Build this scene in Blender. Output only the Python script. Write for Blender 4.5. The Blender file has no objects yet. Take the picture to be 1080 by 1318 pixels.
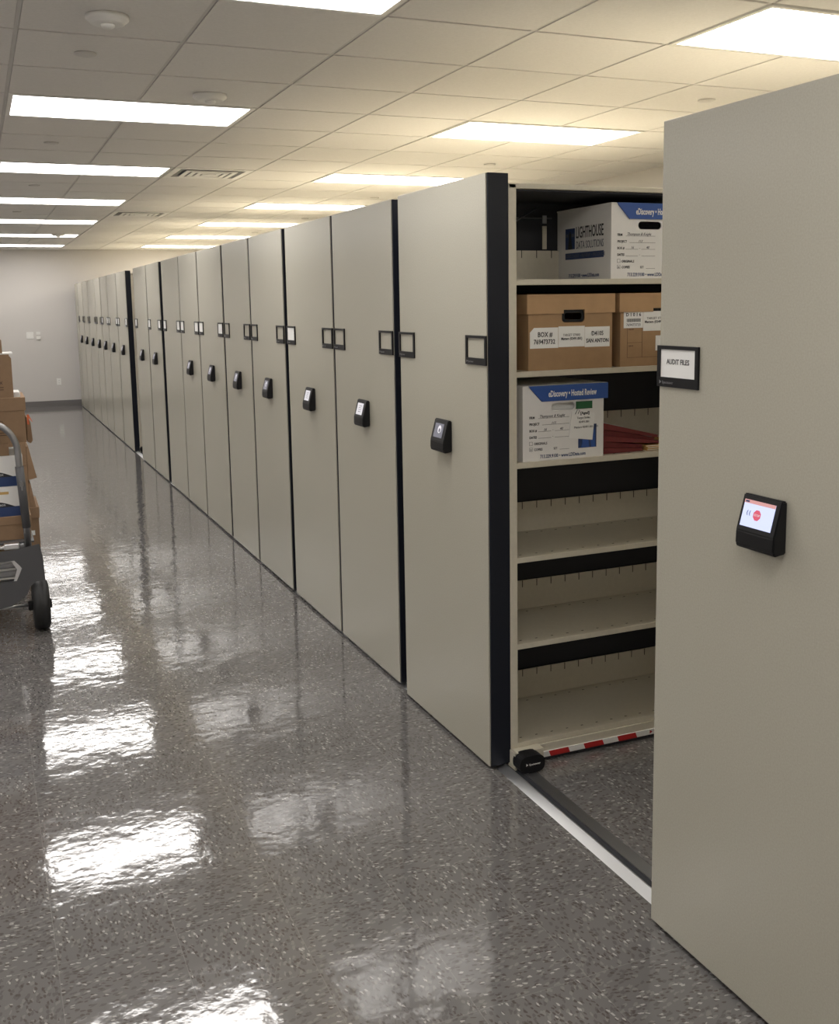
import bpy, bmesh, math, random
from mathutils import Vector, Matrix
random.seed(7)
SC = bpy.context.scene
COL = SC.collection

# ------------------------------------------------------------------ camera, world, exposure
H = 2.705                       # ceiling height
YAW, PITCH, ROLL = 0.4032, -0.1410, -0.0167
def cam_axes():
    cy, sy = math.cos(YAW), math.sin(YAW); cp, sp = math.cos(PITCH), math.sin(PITCH)
    f = Vector((sy*cp, cy*cp, sp)); r = Vector((cy, -sy, 0)); u = r.cross(f)
    return r*math.cos(ROLL) + u*math.sin(ROLL), -r*math.sin(ROLL) + u*math.cos(ROLL), f
R_, U_, F_ = cam_axes()
cd = bpy.data.cameras.new('camera'); cam = bpy.data.objects.new('camera', cd); COL.objects.link(cam)
cd.sensor_fit = 'VERTICAL'; cd.sensor_height = 24.0; cd.lens = 24.0*1323.5/1318.0
cd.shift_y = -(659-578.36)/1318.0
cd.clip_start = 0.05; cd.clip_end = 100
cam.matrix_world = Matrix(((R_.x, U_.x, -F_.x, 0), (R_.y, U_.y, -F_.y, 0), (R_.z, U_.z, -F_.z, 1.682), (0, 0, 0, 1)))
SC.camera = cam
w = bpy.data.worlds.new('world'); SC.world = w; w.use_nodes = True
w.node_tree.nodes['Background'].inputs[0].default_value = (0.8, 0.85, 1, 1)
w.node_tree.nodes['Background'].inputs[1].default_value = 0.02
SC.view_settings.view_transform = 'Standard'; SC.view_settings.look = 'None'
SC.view_settings.gamma = 1; SC.view_settings.use_curve_mapping = False
SC.view_settings.exposure = 0.50
LAMP_A = 7.5      # strength of the ceiling light diffusers over the walkway
LAMP_B = 10.5      # over the shelving
SC.cycles.max_bounces = 10; SC.cycles.diffuse_bounces = 6; SC.cycles.glossy_bounces = 4
SC.cycles.sample_clamp_indirect = 6

# ------------------------------------------------------------------ materials
def mat(name, col, rough=0.5, metal=0.0, spec=0.5, bump=None, coat=0.0, emit=None, mottle=None):
    m = bpy.data.materials.new(name); m.use_nodes = True
    nt = m.node_tree; b = nt.nodes['Principled BSDF']
    b.inputs['Base Color'].default_value = (*col, 1); b.inputs['Roughness'].default_value = rough
    b.inputs['Metallic'].default_value = metal; b.inputs['Specular IOR Level'].default_value = spec
    b.inputs['Coat Weight'].default_value = coat
    if emit:
        b.inputs['Emission Color'].default_value = (*emit[0], 1); b.inputs['Emission Strength'].default_value = emit[1]
    tc = None
    if bump or mottle:
        tc = nt.nodes.new('ShaderNodeTexCoord')
    if mottle:      # (scale, amount)
        n = nt.nodes.new('ShaderNodeTexNoise'); n.inputs['Scale'].default_value = mottle[0]; n.inputs['Detail'].default_value = 5
        nt.links.new(tc.outputs['Object'], n.inputs['Vector'])
        mp = nt.nodes.new('ShaderNodeMapRange'); mp.inputs[1].default_value = 0.3; mp.inputs[2].default_value = 0.7
        mp.inputs[3].default_value = 1-mottle[1]; mp.inputs[4].default_value = 1+mottle[1]
        nt.links.new(n.outputs['Fac'], mp.inputs[0])
        mx = nt.nodes.new('ShaderNodeVectorMath'); mx.operation = 'SCALE'; mx.inputs[0].default_value = col
        nt.links.new(mp.outputs[0], mx.inputs['Scale']); nt.links.new(mx.outputs[0], b.inputs['Base Color'])
    if bump:        # (scale, strength, distance)
        n = nt.nodes.new('ShaderNodeTexNoise'); n.inputs['Scale'].default_value = bump[0]; n.inputs['Detail'].default_value = 3
        nt.links.new(tc.outputs['Object'], n.inputs['Vector'])
        bp = nt.nodes.new('ShaderNodeBump'); bp.inputs['Strength'].default_value = bump[1]; bp.inputs['Distance'].default_value = bump[2]
        nt.links.new(n.outputs['Fac'], bp.inputs['Height']); nt.links.new(bp.outputs[0], b.inputs['Normal'])
    return m

def floor_mat():
    m = bpy.data.materials.new('vinyl_composition_tile'); m.use_nodes = True
    nt = m.node_tree; N = nt.nodes; L = nt.links; b = N['Principled BSDF']
    def math_(op, a, c=None, d=None):
        n = N.new('ShaderNodeMath'); n.operation = op
        for i, v in enumerate((a, c, d)):
            if v is None: continue
            if isinstance(v, (int, float)): n.inputs[i].default_value = v
            else: L.new(v, n.inputs[i])
        return n.outputs[0]
    tc = N.new('ShaderNodeTexCoord')
    sp = N.new('ShaderNodeSeparateXYZ'); L.new(tc.outputs['Object'], sp.inputs[0])
    T = 0.3048
    tx = math_('DIVIDE', math_('SUBTRACT', sp.outputs[0], 0.08), T)
    ty = math_('DIVIDE', math_('SUBTRACT', sp.outputs[1], 2.94), T)
    ix = math_('FLOOR', tx); iy = math_('FLOOR', ty)
    par = math_('PINGPONG', math_('ADD', ix, iy), 1.0)          # 0 or 1: quarter-turned tiles
    # swap x / y on odd tiles
    def mixf(f, a, c):
        n = N.new('ShaderNodeMix'); n.data_type = 'FLOAT'; L.new(f, n.inputs[0]); L.new(a, n.inputs[2]); L.new(c, n.inputs[3]); return n.outputs[0]
    gx = mixf(par, sp.outputs[0], sp.outputs[1]); gy = mixf(par, sp.outputs[1], sp.outputs[0])
    idc = N.new('ShaderNodeCombineXYZ'); L.new(ix, idc.inputs[0]); L.new(iy, idc.inputs[1])
    wn = N.new('ShaderNodeTexWhiteNoise'); wn.noise_dimensions = '3D'; L.new(idc.outputs[0], wn.inputs['Vector'])
    chips = []
    for sx, sy, off, ang in ((66, 135, 0, 0.25), (48, 98, 31.7, -0.3)):
        cv = N.new('ShaderNodeCombineXYZ'); L.new(gx, cv.inputs[0]); L.new(gy, cv.inputs[1]); cv.inputs[2].default_value = 0
        ro = N.new('ShaderNodeVectorRotate'); ro.rotation_type = 'Z_AXIS'; ro.inputs['Angle'].default_value = ang; L.new(cv.outputs[0], ro.inputs['Vector'])
        ml = N.new('ShaderNodeVectorMath'); ml.operation = 'MULTIPLY'; ml.inputs[1].default_value = (sx, sy, 1); L.new(ro.outputs[0], ml.inputs[0])
        ns = N.new('ShaderNodeTexNoise'); ns.inputs['Scale'].default_value = 1.3; L.new(ml.outputs[0], ns.inputs['Vector'])
        ad = N.new('ShaderNodeVectorMath'); ad.operation = 'MULTIPLY_ADD'; ad.inputs[1].default_value = (1.1, 1.1, 0)
        L.new(ns.outputs['Color'], ad.inputs[0]); L.new(ml.outputs[0], ad.inputs[2])
        vo = N.new('ShaderNodeTexVoronoi'); vo.voronoi_dimensions = '2D'; vo.inputs['Scale'].default_value = 1; vo.inputs['Randomness'].default_value = 1
        L.new(ad.outputs[0], vo.inputs['Vector'])
        sc = N.new('ShaderNodeSeparateColor'); L.new(vo.outputs['Color'], sc.inputs[0])
        near = math_('LESS_THAN', vo.outputs['Distance'], 0.42)
        chips.append((sc.outputs[0], sc.outputs[1], near))
    base = N.new('ShaderNodeRGB'); base.outputs[0].default_value = (0.144, 0.138, 0.135, 1)
    def over(prev, fac, col):
        n = N.new('ShaderNodeMix'); n.data_type = 'RGBA'; L.new(fac, n.inputs[0]); L.new(prev, n.inputs[6]); n.inputs[7].default_value = (*col, 1); return n.outputs[2]
    c = base.outputs[0]
    r0, g0, n0 = chips[0]; r1, g1, n1 = chips[1]
    c = over(c, math_('MULTIPLY', n1, math_('MULTIPLY', math_('GREATER_THAN', r1, 0.72), 0.7)), (0.096, 0.088, 0.086))
    c = over(c, math_('MULTIPLY', n1, math_('MULTIPLY', math_('LESS_THAN', r1, 0.22), 0.8)), (0.200, 0.190, 0.182))
    c = over(c, math_('MULTIPLY', n0, math_('MULTIPLY', math_('GREATER_THAN', r0, 0.80), 0.8)), (0.075, 0.060, 0.056))
    c = over(c, math_('MULTIPLY', n0, math_('MULTIPLY', math_('LESS_THAN', r0, 0.065), 0.95)), (0.36, 0.345, 0.33))
    # tile to tile tone
    tone = math_('MULTIPLY_ADD', wn.outputs['Value'], 0.08, 0.96)
    sm = N.new('ShaderNodeVectorMath'); sm.operation = 'SCALE'; L.new(c, sm.inputs[0]); L.new(tone, sm.inputs['Scale'])
    # seams, coloured lighter in place of the glare they catch
    fx = math_('ABSOLUTE', math_('SUBTRACT', math_('FRACT', tx), 0.5)); fy = math_('ABSOLUTE', math_('SUBTRACT', math_('FRACT', ty), 0.5))
    seam = math_('GREATER_THAN', math_('MAXIMUM', fx, fy), 0.4964)
    c2 = over(sm.outputs[0], math_('MULTIPLY', seam, 0.45), (0.24, 0.23, 0.22))
    L.new(c2, b.inputs['Base Color'])
    b.inputs['Roughness'].default_value = 0.075
    b.inputs['Specular IOR Level'].default_value = 1.0
    # waxed, slightly wavy surface
    n1_ = N.new('ShaderNodeTexNoise'); n1_.inputs['Scale'].default_value = 9; n1_.inputs['Detail'].default_value = 2.5; L.new(tc.outputs['Object'], n1_.inputs['Vector'])
    n2_ = N.new('ShaderNodeTexNoise'); n2_.inputs['Scale'].default_value = 38; n2_.inputs['Detail'].default_value = 2; L.new(tc.outputs['Object'], n2_.inputs['Vector'])
    hh = math_('ADD', math_('MULTIPLY', n1_.outputs['Fac'], 1.0), math_('MULTIPLY', n2_.outputs['Fac'], 0.22))
    hh = math_('SUBTRACT', hh, math_('MULTIPLY', seam, 0.06))
    bp = N.new('ShaderNodeBump'); bp.inputs['Strength'].default_value = 0.55; bp.inputs['Distance'].default_value = 0.0028
    L.new(hh, bp.inputs['Height']); L.new(bp.outputs[0], b.inputs['Normal'])
    return m

M = dict(
    floor=floor_mat(),
    ceiling=mat('mineral_fibre_tile', (0.76, 0.74, 0.72), 0.9, bump=(160, 0.3, 0.002), mottle=(90, 0.03)),
    tee=mat('white_tee_bar', (0.62, 0.60, 0.58), 0.5),
    wall=mat('painted_wall', (0.60, 0.575, 0.55), 0.75, bump=(120, 0.1, 0.001)),
    rubber=mat('grey_rubber_base', (0.16, 0.15, 0.145), 0.5),
    panel=mat('beige_laminate', (0.415, 0.396, 0.328), 0.24, mottle=(220, 0.05), spec=0.4),
    beige=mat('beige_powder_coat', (0.58, 0.54, 0.44), 0.4, mottle=(60, 0.03)),
    black=mat('black_trim', (0.010, 0.012, 0.019), 0.45, spec=0.25),
    blackp=mat('black_plastic', (0.009, 0.009, 0.010), 0.45, spec=0.25),
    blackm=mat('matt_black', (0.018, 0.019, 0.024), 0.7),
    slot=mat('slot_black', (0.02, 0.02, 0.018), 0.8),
    steel=mat('bright_steel', (0.85, 0.85, 0.86), 0.33, metal=1.0),
    dsteel=mat('dull_steel', (0.35, 0.35, 0.36), 0.4, metal=1.0),
    grey=mat('dark_grey_metal', (0.10, 0.10, 0.105), 0.45, metal=0.3),
    tyre=mat('tyre_rubber', (0.012, 0.012, 0.012), 0.6),
    card=mat('white_card', (0.82, 0.82, 0.80), 0.6),
    plast=mat('white_plastic', (0.80, 0.79, 0.76), 0.4),
    brown=mat('kraft_cardboard', (0.36, 0.225, 0.118), 0.75, mottle=(25, 0.05)),
    brownl=mat('kraft_cardboard_light', (0.43, 0.27, 0.140), 0.75, mottle=(25, 0.05)),
    wbox=mat('white_cardboard', (0.78, 0.77, 0.75), 0.6, mottle=(12, 0.02)),
    blue=mat('blue_print', (0.025, 0.085, 0.33), 0.5),
    navy=mat('navy_print', (0.02, 0.045, 0.14), 0.5),
    ink=mat('black_ink', (0.02, 0.02, 0.025), 0.6),
    inkg=mat('grey_ink', (0.10, 0.11, 0.15), 0.6),
    pen=mat('pen_ink', (0.05, 0.05, 0.07), 0.6),
    bink=mat('brown_ink', (0.09, 0.05, 0.03), 0.7),
    green=mat('green_tag', (0.02, 0.12, 0.045), 0.5),
    red=mat('red_tape', (0.50, 0.02, 0.02), 0.4),
    kraft=mat('dull_kraft_cardboard', (0.27, 0.172, 0.10), 0.8, mottle=(25, 0.06)),
    orange=mat('orange_tag', (0.65, 0.13, 0.04), 0.5),
    maroon=mat('maroon_fibre', (0.16, 0.022, 0.022), 0.65, mottle=(40, 0.1)),
    manila=mat('manila_paper', (0.62, 0.40, 0.14), 0.7),
    lampA=mat('lit_diffuser', (0.9, 0.9, 0.9), 0.5, emit=((1.0, 0.965, 0.93), LAMP_A)),
    lampB=mat('lit_diffuser_warm', (0.9, 0.9, 0.9), 0.5, emit=((1.0, 0.94, 0.82), LAMP_B)),
    scr_on=mat('lit_screen', (0.1, 0.1, 0.12), 0.2, emit=((0.60, 0.66, 1.0), 0.80)),
    scr_bar=mat('lit_header', (0.1, 0.05, 0.05), 0.2, emit=((0.75, 0.38, 0.36), 0.6)),
    scr_red=mat('lit_red', (0.1, 0.01, 0.01), 0.2, emit=((0.62, 0.10, 0.16), 0.75)),
    scr_white=mat('lit_white', (0.4, 0.4, 0.4), 0.2, emit=((0.75, 0.73, 0.8), 0.45)),
    scr_grey=mat('dim_screen', (0.05, 0.05, 0.06), 0.15, emit=((0.30, 0.30, 0.36), 0.35)),
)

# ------------------------------------------------------------------ mesh helpers
class MB:
    """collects shapes with several materials into ONE mesh"""
    def __init__(s): s.bm = bmesh.new(); s.mats = []
    def mi(s, m):
        if m not in s.mats: s.mats.append(m)
        return s.mats.index(m)
    def box(s, x0, x1, y0, y1, z0, z1, m, bev=0):
        r = bmesh.ops.create_cube(s.bm, size=1)
        bmesh.ops.scale(s.bm, verts=r['verts'], vec=(x1-x0, y1-y0, z1-z0))
        bmesh.ops.translate(s.bm, verts=r['verts'], vec=((x0+x1)/2, (y0+y1)/2, (z0+z1)/2))
        fs = set(f for v in r['verts'] for f in v.link_faces); i = s.mi(m)
        for f in fs: f.material_index = i
        if bev > 0:
            es = list(set(e for v in r['verts'] for e in v.link_edges))
            q = bmesh.ops.bevel(s.bm, geom=es, offset=bev, segments=2, profile=0.6, affect='EDGES')
            for f in q['faces']: f.material_index = i
        return s
    def prism(s, pts, axis, a0, a1, m, smooth=False):
        """pts: polygon in the two other axes (cyclic order), extruded along axis from a0 to a1"""
        i = s.mi(m)
        def P(u, v, a):
            return (a, u, v) if axis == 'x' else ((u, a, v) if axis == 'y' else (u, v, a))
        A = [s.bm.verts.new(P(u, v, a0)) for u, v in pts]; B = [s.bm.verts.new(P(u, v, a1)) for u, v in pts]
        fs = [s.bm.faces.new(A), s.bm.faces.new(B[::-1])]
        n = len(pts)
        for k in range(n):
            f = s.bm.faces.new([A[k], B[k], B[(k+1) % n], A[(k+1) % n]]); f.smooth = smooth; fs.append(f)
        for f in fs: f.material_index = i
        return s
    def tube(s, path, r, m, seg=12, closed=False):
        i = s.mi(m); P = [Vector(p) for p in path]; rings = []
        up = None
        for k, p in enumerate(P):
            a = P[k-1] if k > 0 else p; c = P[k+1] if k < len(P)-1 else p
            d = (c-a).normalized()
            if up is None:
                up = Vector((0, 0, 1)) if abs(d.z) < 0.9 else Vector((0, 1, 0))
            e1 = d.cross(up).normalized(); e2 = e1.cross(d).normalized(); up = e2
            rings.append([s.bm.verts.new(p + (e1*math.cos(2*math.pi*j/seg) + e2*math.sin(2*math.pi*j/seg))*r) for j in range(seg)])
        for k in range(len(rings)-1):
            for j in range(seg):
                f = s.bm.faces.new([rings[k][j], rings[k][(j+1) % seg], rings[k+1][(j+1) % seg], rings[k+1][j]]); f.smooth = True; f.material_index = i
        for rg in (rings[0][::-1], rings[-1]):
            f = s.bm.faces.new(rg); f.material_index = i
        return s
    def lathe(s, prof, m, centre=(0, 0, 0), axis='z', seg=32):
        """prof: list of (radius, height)"""
        i = s.mi(m); rings = []; C = Vector(centre)
        for r, h in prof:
            ring = []
            for j in range(seg):
                a = 2*math.pi*j/seg; u, v = r*math.cos(a), r*math.sin(a)
                ring.append(s.bm.verts.new(C + (Vector((u, v, h)) if axis == 'z' else Vector((h, u, v)))))
            rings.append(ring)
        for k in range(len(rings)-1):
            for j in range(seg):
                f = s.bm.faces.new([rings[k][j], rings[k][(j+1) % seg], rings[k+1][(j+1) % seg], rings[k+1][j]]); f.smooth = True; f.material_index = i
        for rg in (rings[0][::-1], rings[-1]):
            f = s.bm.faces.new(rg); f.material_index = i
        return s
    def add_mesh(s, me, mtx, m):
        i = s.mi(m); vs = [s.bm.verts.new(mtx @ v.co) for v in me.vertices]
        for p in me.polygons:
            try:
                f = s.bm.faces.new([vs[k] for k in p.vertices]); f.material_index = i
            except ValueError: pass
        return s
    def plate(s, outer, holes, mtx, th, m):
        """flat sheet with holes, thickness th (outline in local xy, extruded both ways by th/2)"""
        cu = bpy.data.curves.new('t', 'CURVE'); cu.dimensions = '2D'; cu.fill_mode = 'BOTH'; cu.extrude = th/2
        for lp in [outer]+holes:
            sp = cu.splines.new('POLY'); sp.points.add(len(lp)-1); sp.use_cyclic_u = True
            for k, (x, y) in enumerate(lp): sp.points[k].co = (x, y, 0, 1)
        o = bpy.data.objects.new('t', cu); me = o.to_mesh()
        s.add_mesh(me, mtx, m); o.to_mesh_clear(); bpy.data.objects.remove(o); bpy.data.curves.remove(cu)
        return s
    def text(s, body, size, org, xd, yd, m, align='LEFT', shear=0, ext=0.0003, xs=1.0, bold=0):
        cu = bpy.data.curves.new('t', 'FONT'); cu.body = body; cu.size = size; cu.align_x = align; cu.shear = shear
        cu.extrude = ext; cu.resolution_u = 2; cu.offset = bold
        o = bpy.data.objects.new('t', cu); me = o.to_mesh()
        X = Vector(xd); Y = Vector(yd); Z = X.cross(Y)
        mt = Matrix.Translation(Vector(org)) @ Matrix(((X.x*xs, Y.x, Z.x, 0), (X.y*xs, Y.y, Z.y, 0), (X.z*xs, Y.z, Z.z, 0), (0, 0, 0, 1)))
        s.add_mesh(me, mt, m); o.to_mesh_clear(); bpy.data.objects.remove(o); bpy.data.curves.remove(cu)
        return s
    def build(s, name, parent=None, loc=None, rotz=0):
        bmesh.ops.recalc_face_normals(s.bm, faces=s.bm.faces)
        me = bpy.data.meshes.new(name); s.bm.to_mesh(me); s.bm.free()
        for m in s.mats: me.materials.append(M[m])
        o = bpy.data.objects.new(name, me); COL.objects.link(o)
        if parent: o.parent = parent
        if loc: o.location = loc
        if rotz: o.rotation_euler.z = rotz
        return o

def thing(name, label, cat, loc=(0, 0, 0), rotz=0, group=None):
    o = bpy.data.objects.new(name, None); COL.objects.link(o); o.empty_display_size = 0.1
    o.location = loc; o.rotation_euler.z = rotz; o['label'] = label; o['category'] = cat
    if group: o['group'] = group
    return o
def tag(o, label, cat, group=None):
    o['label'] = label; o['category'] = cat
    if group: o['group'] = group
    return o
def struct(o): o['kind'] = 'structure'; return o
def rrect(x0, x1, y0, y1, r, n=6):
    out = []
    for cx, cy, a in ((x1-r, y1-r, 0), (x0+r, y1-r, 90), (x0+r, y0+r, 180), (x1-r, y0+r, 270)):
        for k in range(n+1):
            t = math.radians(a+90*k/n); out.append((cx+r*math.cos(t), cy+r*math.sin(t)))
    return out
FX, FZ = (1, 0, 0), (0, 0, 1)        # a face that looks towards -Y
SX = (0, -1, 0)                      # a face that looks towards -X (reads from far to near)
def front(y): return Matrix(((1, 0, 0, 0), (0, 0, -1, y), (0, 1, 0, 0), (0, 0, 0, 1)))   # local xy -> world xz at y
def side(x): return Matrix(((0, 0, -1, x), (-1, 0, 0, 0), (0, 1, 0, 0), (0, 0, 0, 1)))   # local xy -> (-y, z) at x

# ------------------------------------------------------------------ room shell
X0, X1, Y0, Y1 = -2.75, 5.0, -2.6, 19.05
T = 0.6096; GX, GY = 0.2143, 4.2151
struct(MB().box(X0, X1, Y0, Y1, -0.1, 0, 'floor').build('floor'))
struct(MB().box(X0-0.1, X1+0.1, Y1, Y1+0.1, -0.1, H+0.1, 'wall').build('wall_back'))
struct(MB().box(X0-0.1, X1+0.1, Y0-0.1, Y0, -0.1, H+0.1, 'wall').build('wall_front'))
struct(MB().box(X0-0.1, X0, Y0, Y1, -0.1, H+0.1, 'wall').build('wall_left'))
struct(MB().box(X1, X1+0.1, Y0, Y1, -0.1, H+0.1, 'wall').build('wall_right'))
b = MB().box(X0, 1.95, Y1-0.010, Y1, 0, 0.10, 'rubber'); b.box(X0, 1.95, Y1-0.016, Y1-0.008, 0, 0.012, 'rubber')
struct(b.build('baseboard_back'))
struct(MB().box(X0, X0+0.010, Y0, Y1-0.02, 0, 0.10, 'rubber').build('baseboard_left'))

# lights: cells of the grid they take
cells = set(); lights = []
for ci in (-4, 0, 4):
    for k in range(-2, 7):
        lights.append((ci, k)); cells |= {(ci, -2+4*k), (ci+1, -2+4*k)}
vents = [(2, 6), (2, 12)]
cells |= set(vents)
ceil = MB()
ceil.box(X0-0.1, X1+0.1, Y0-0.1, Y1+0.1, H+0.012, H+0.10, 'ceiling')
nx0 = math.floor((X0-GX)/T); nx1 = math.ceil((X1-GX)/T); ny0 = math.floor((Y0-GY)/T); ny1 = math.ceil((Y1-GY)/T)
for i in range(nx0, nx1):
    for j in range(ny0, ny1):
        if (i, j) in cells: continue
        a = max(GX+i*T+0.009, X0); c = min(GX+(i+1)*T-0.009, X1); d = max(GY+j*T+0.009, Y0); e = min(GY+(j+1)*T-0.009, Y1)
        if c-a < 0.02 or e-d < 0.02: continue
        q = ceil.bm; z = H+random.uniform(0, 0.0006); mi_ = ceil.mi('ceiling')
        v = [q.verts.new(p) for p in ((a, d, z), (c, d, z), (c, e, z), (a, e, z), (a, d, H+0.012), (c, d, H+0.012), (c, e, H+0.012), (a, e, H+0.012))]
        for f in ((0, 1, 2, 3), (0, 4, 5, 1), (1, 5, 6, 2), (2, 6, 7, 3), (3, 7, 4, 0)):
            q.faces.new([v[n] for n in f]).material_index = mi_
struct(ceil.build('ceiling'))
tee = MB()
for i in range(nx0+1, nx1):
    x = GX+i*T; tee.box(x-0.0075, x+0.0075, Y0, Y1, H+0.004, H+0.010, 'tee')
for j in range(ny0+1, ny1):
    y = GY+j*T; tee.box(X0, X1, y-0.0065, y+0.0065, H+0.005, H+0.0095, 'tee')
struct(tee.build('trim_1'))

# ------------------------------------------------------------------ ceiling lights
ordn = ['first', 'second', 'third', 'fourth', 'fifth', 'sixth', 'seventh', 'eighth', 'ninth', 'tenth', 'eleventh', 'twelfth', 'thirteenth']
for ci, k in lights:
    x0 = GX+ci*T; y0 = GY+(-2+4*k)*T
    if ci == -4 or k < (0 if ci == 0 else 0):
        lab = 'recessed white ceiling light panel out of the picture, beside or behind the viewer'; grp = 'ceiling lights out of the picture'
    elif ci == 0:
        lab = ('nearest ceiling light over the walkway, cut by the top edge of the photo' if k == 0 else
               'white ceiling light over the walkway, %s from the far wall' % ('last one' if k == 6 else ordn[6-k])); grp = 'ceiling lights over the walkway'
    else:
        lab = ('big ceiling light at the upper right above the AUDIT FILES carriage' if k == 0 else
               'warm ceiling light above the shelving row, %s from the far wall' % ordn[6-k]); grp = 'ceiling lights over the shelving'
    t = thing('ceiling_light', lab, 'ceiling light', (x0+T, y0+T/2, H), 0, grp)
    fr = MB(); W = T-0.009; D = T/2-0.009; f = 0.022
    fr.box(-W, W, -D, -D+f, -0.004, 0.012, 'plast'); fr.box(-W, W, D-f, D, -0.004, 0.012, 'plast')
    fr.box(-W, -W+f, -D+f, D-f, -0.004, 0.012, 'plast'); fr.box(W-f, W, -D+f, D-f, -0.004, 0.012, 'plast')
    fr.build('frame', t)
    MB().box(-W+f, W-f, -D+f, D-f, 0.001, 0.006, 'lampB' if ci == 4 else 'lampA').build('diffuser', t)

# ceiling diffusers, detectors, sprinkler covers
for n, (i, j) in enumerate(vents):
    t = thing('ceiling_vent', ['square louvred ceiling air vent, the nearer of the two', 'square louvred ceiling air vent, the farther of the two'][n], 'air vent',
              (GX+(i+.5)*T, GY+(j+.5)*T, H), 0, 'ceiling air vents')
    fr = MB(); W = T/2-0.009
    for a, c, d, e in ((-W, W, -W, -W+.05), (-W, W, W-.05, W), (-W, -W+.05, -W+.05, W-.05), (W-.05, W, -W+.05, W-.05)): fr.box(a, c, d, e, -0.004, 0.012, 'plast')
    fr.build('frame', t)
    MB().box(-W+.05, W-.05, -W+.05, W-.05, 0.004, 0.010, 'grey').build('duct_opening', t)
    for q in range(1, 4):
        s_ = MB(); r0 = W-.05-q*0.052; th = 0.034
        for a, c, d, e in ((-r0, r0, -r0, -r0+th), (-r0, r0, r0-th, r0), (-r0, -r0+th, -r0+th, r0-th), (r0-th, r0, -r0+th, r0-th)): s_.box(a, c, d, e, -0.010, -0.004, 'plast')
        s_.build('louvre', t)
    MB().box(-0.05, 0.05, -0.05, 0.05, -0.014, -0.002, 'plast').build('centre_plate', t)
for x, y, r, lab in ((1.13, 5.18, 0.082, 'round white ceiling sensor with a small dome, over the walkway between lights'),
                     (0.505, 3.93, 0.075, 'round white ceiling detector near the upper left of the photo'),
                     (1.13, 15.14, 0.085, 'round ceiling detector far down the walkway in front of a light')):
    t = thing('ceiling_detector', lab, 'smoke detector', (x, y, H), 0, 'round ceiling detectors')
    MB().lathe([(r, 0), (r, -0.012), (r*0.93, -0.018), (r*0.86, -0.020), (r*0.80, -0.026), (r*0.70, -0.029)], 'plast', seg=40).build('base', t)
    MB().lathe([(r*0.33, -0.029), (r*0.33, -0.034), (r*0.25, -0.041), (r*0.1, -0.043)], 'plast', seg=24).build('lens', t)
spl = ((0.486, 4.51, 'flat round sprinkler cover in the ceiling left of the nearest walkway tiles'), (0.511, 6.92, 'flat round sprinkler cover in the ceiling just past the second walkway light'),
       (0.53, 9.28, 'small round sprinkler cover in the ceiling at left between the third and fourth walkway lights'), (0.486, 11.78, 'tiny round sprinkler cover in the ceiling at far left between distant lights'),
       (3.574, 4.50, 'round sprinkler cover in the ceiling just above the AUDIT FILES carriage top'), (3.62, 7.06, 'round sprinkler cover in the ceiling above the open-shelved carriage'),
       (3.64, 9.54, 'round sprinkler cover in the ceiling above the second closed carriage'), (3.688, 12.0, 'tiny round sprinkler cover above the middle of the shelving row'),
       (3.692, 14.41, 'faintest round sprinkler cover above the far part of the shelving row'))
for x, y, lab in spl:
    tag(MB().lathe([(0.044, 0.0), (0.044, -0.004), (0.040, -0.007), (0.01, -0.008)], 'tee', seg=28).build('sprinkler_cover', loc=(x, y, H-0.001)), lab, 'sprinkler', 'ceiling sprinkler covers')

# ------------------------------------------------------------------ far wall fittings
t = thing('light_switch', 'double white switch plate on the far wall, left of the small control', 'light switch', (0.855, Y1, 1.245))
MB().box(-0.058, 0.058, -0.007, 0, -0.06, 0.06, 'plast', 0.003).build('plate', t)
for sx in (-0.024, 0.024): MB().box(sx-0.015, sx+0.015, -0.011, -0.006, -0.033, 0.033, 'plast', 0.002).build('rocker', t)
t = thing('wall_control', 'small white two-piece control on the far wall, right of the double switch', 'wall control', (0.99, Y1, 1.24))
MB().box(-0.035, 0.035, -0.012, 0, 0.015, 0.065, 'plast', 0.004).build('upper_cover', t)
MB().box(-0.035, 0.035, -0.030, 0, -0.065, -0.012, 'plast', 0.006).build('lower_cover', t)
t = thing('wall_outlet', 'white electrical outlet low on the far wall beside the shelving', 'outlet', (1.28, Y1, 0.43))
MB().box(-0.037, 0.037, -0.007, 0, -0.06, 0.06, 'plast', 0.003).build('plate', t)
for sz in (-0.021, 0.021):
    o = MB().box(-0.017, 0.017, -0.010, -0.006, sz-0.014, sz+0.014, 'card', 0.002).box(-0.008, -0.005, -0.0105, -0.0095, sz-0.005, sz+0.006, 'slot').box(0.005, 0.008, -0.0105, -0.0095, sz-0.005, sz+0.006, 'slot').build('socket', t)

# ------------------------------------------------------------------ floor tracks
XF = 1.622                    # face plane of the carriage ends
tr = thing('floor_track', 'long silver steel rail set in the floor under the carriages\' front ends', 'floor rail', (0, 0, 0), 0)
MB().prism([(1.630, 0.0002), (1.668, 0.0002), (1.668, 0.013), (1.664, 0.0135)], 'y', 0.9, 18.9, 'steel').build('edge_strip', tr)
MB().box(1.668, 1.698, 0.9, 18.9, 0.0002, 0.002, 'blackm').build('groove', tr)
MB().box(1.698, 1.712, 0.9, 18.9, 0.0002, 0.006, 'dsteel').box(1.712, 1.745, 0.9, 18.9, 0.0002, 0.0035, 'dsteel').build('inner_rail', tr)

# ------------------------------------------------------------------ mobile shelving carriages
SH = [0.083, 0.456, 0.776, 1.118, 1.440, 1.758]    # shelf tops
ZC = 2.062; XU = 1.686; BAY = 0.945; XE = XU+3*BAY+0.03

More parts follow.
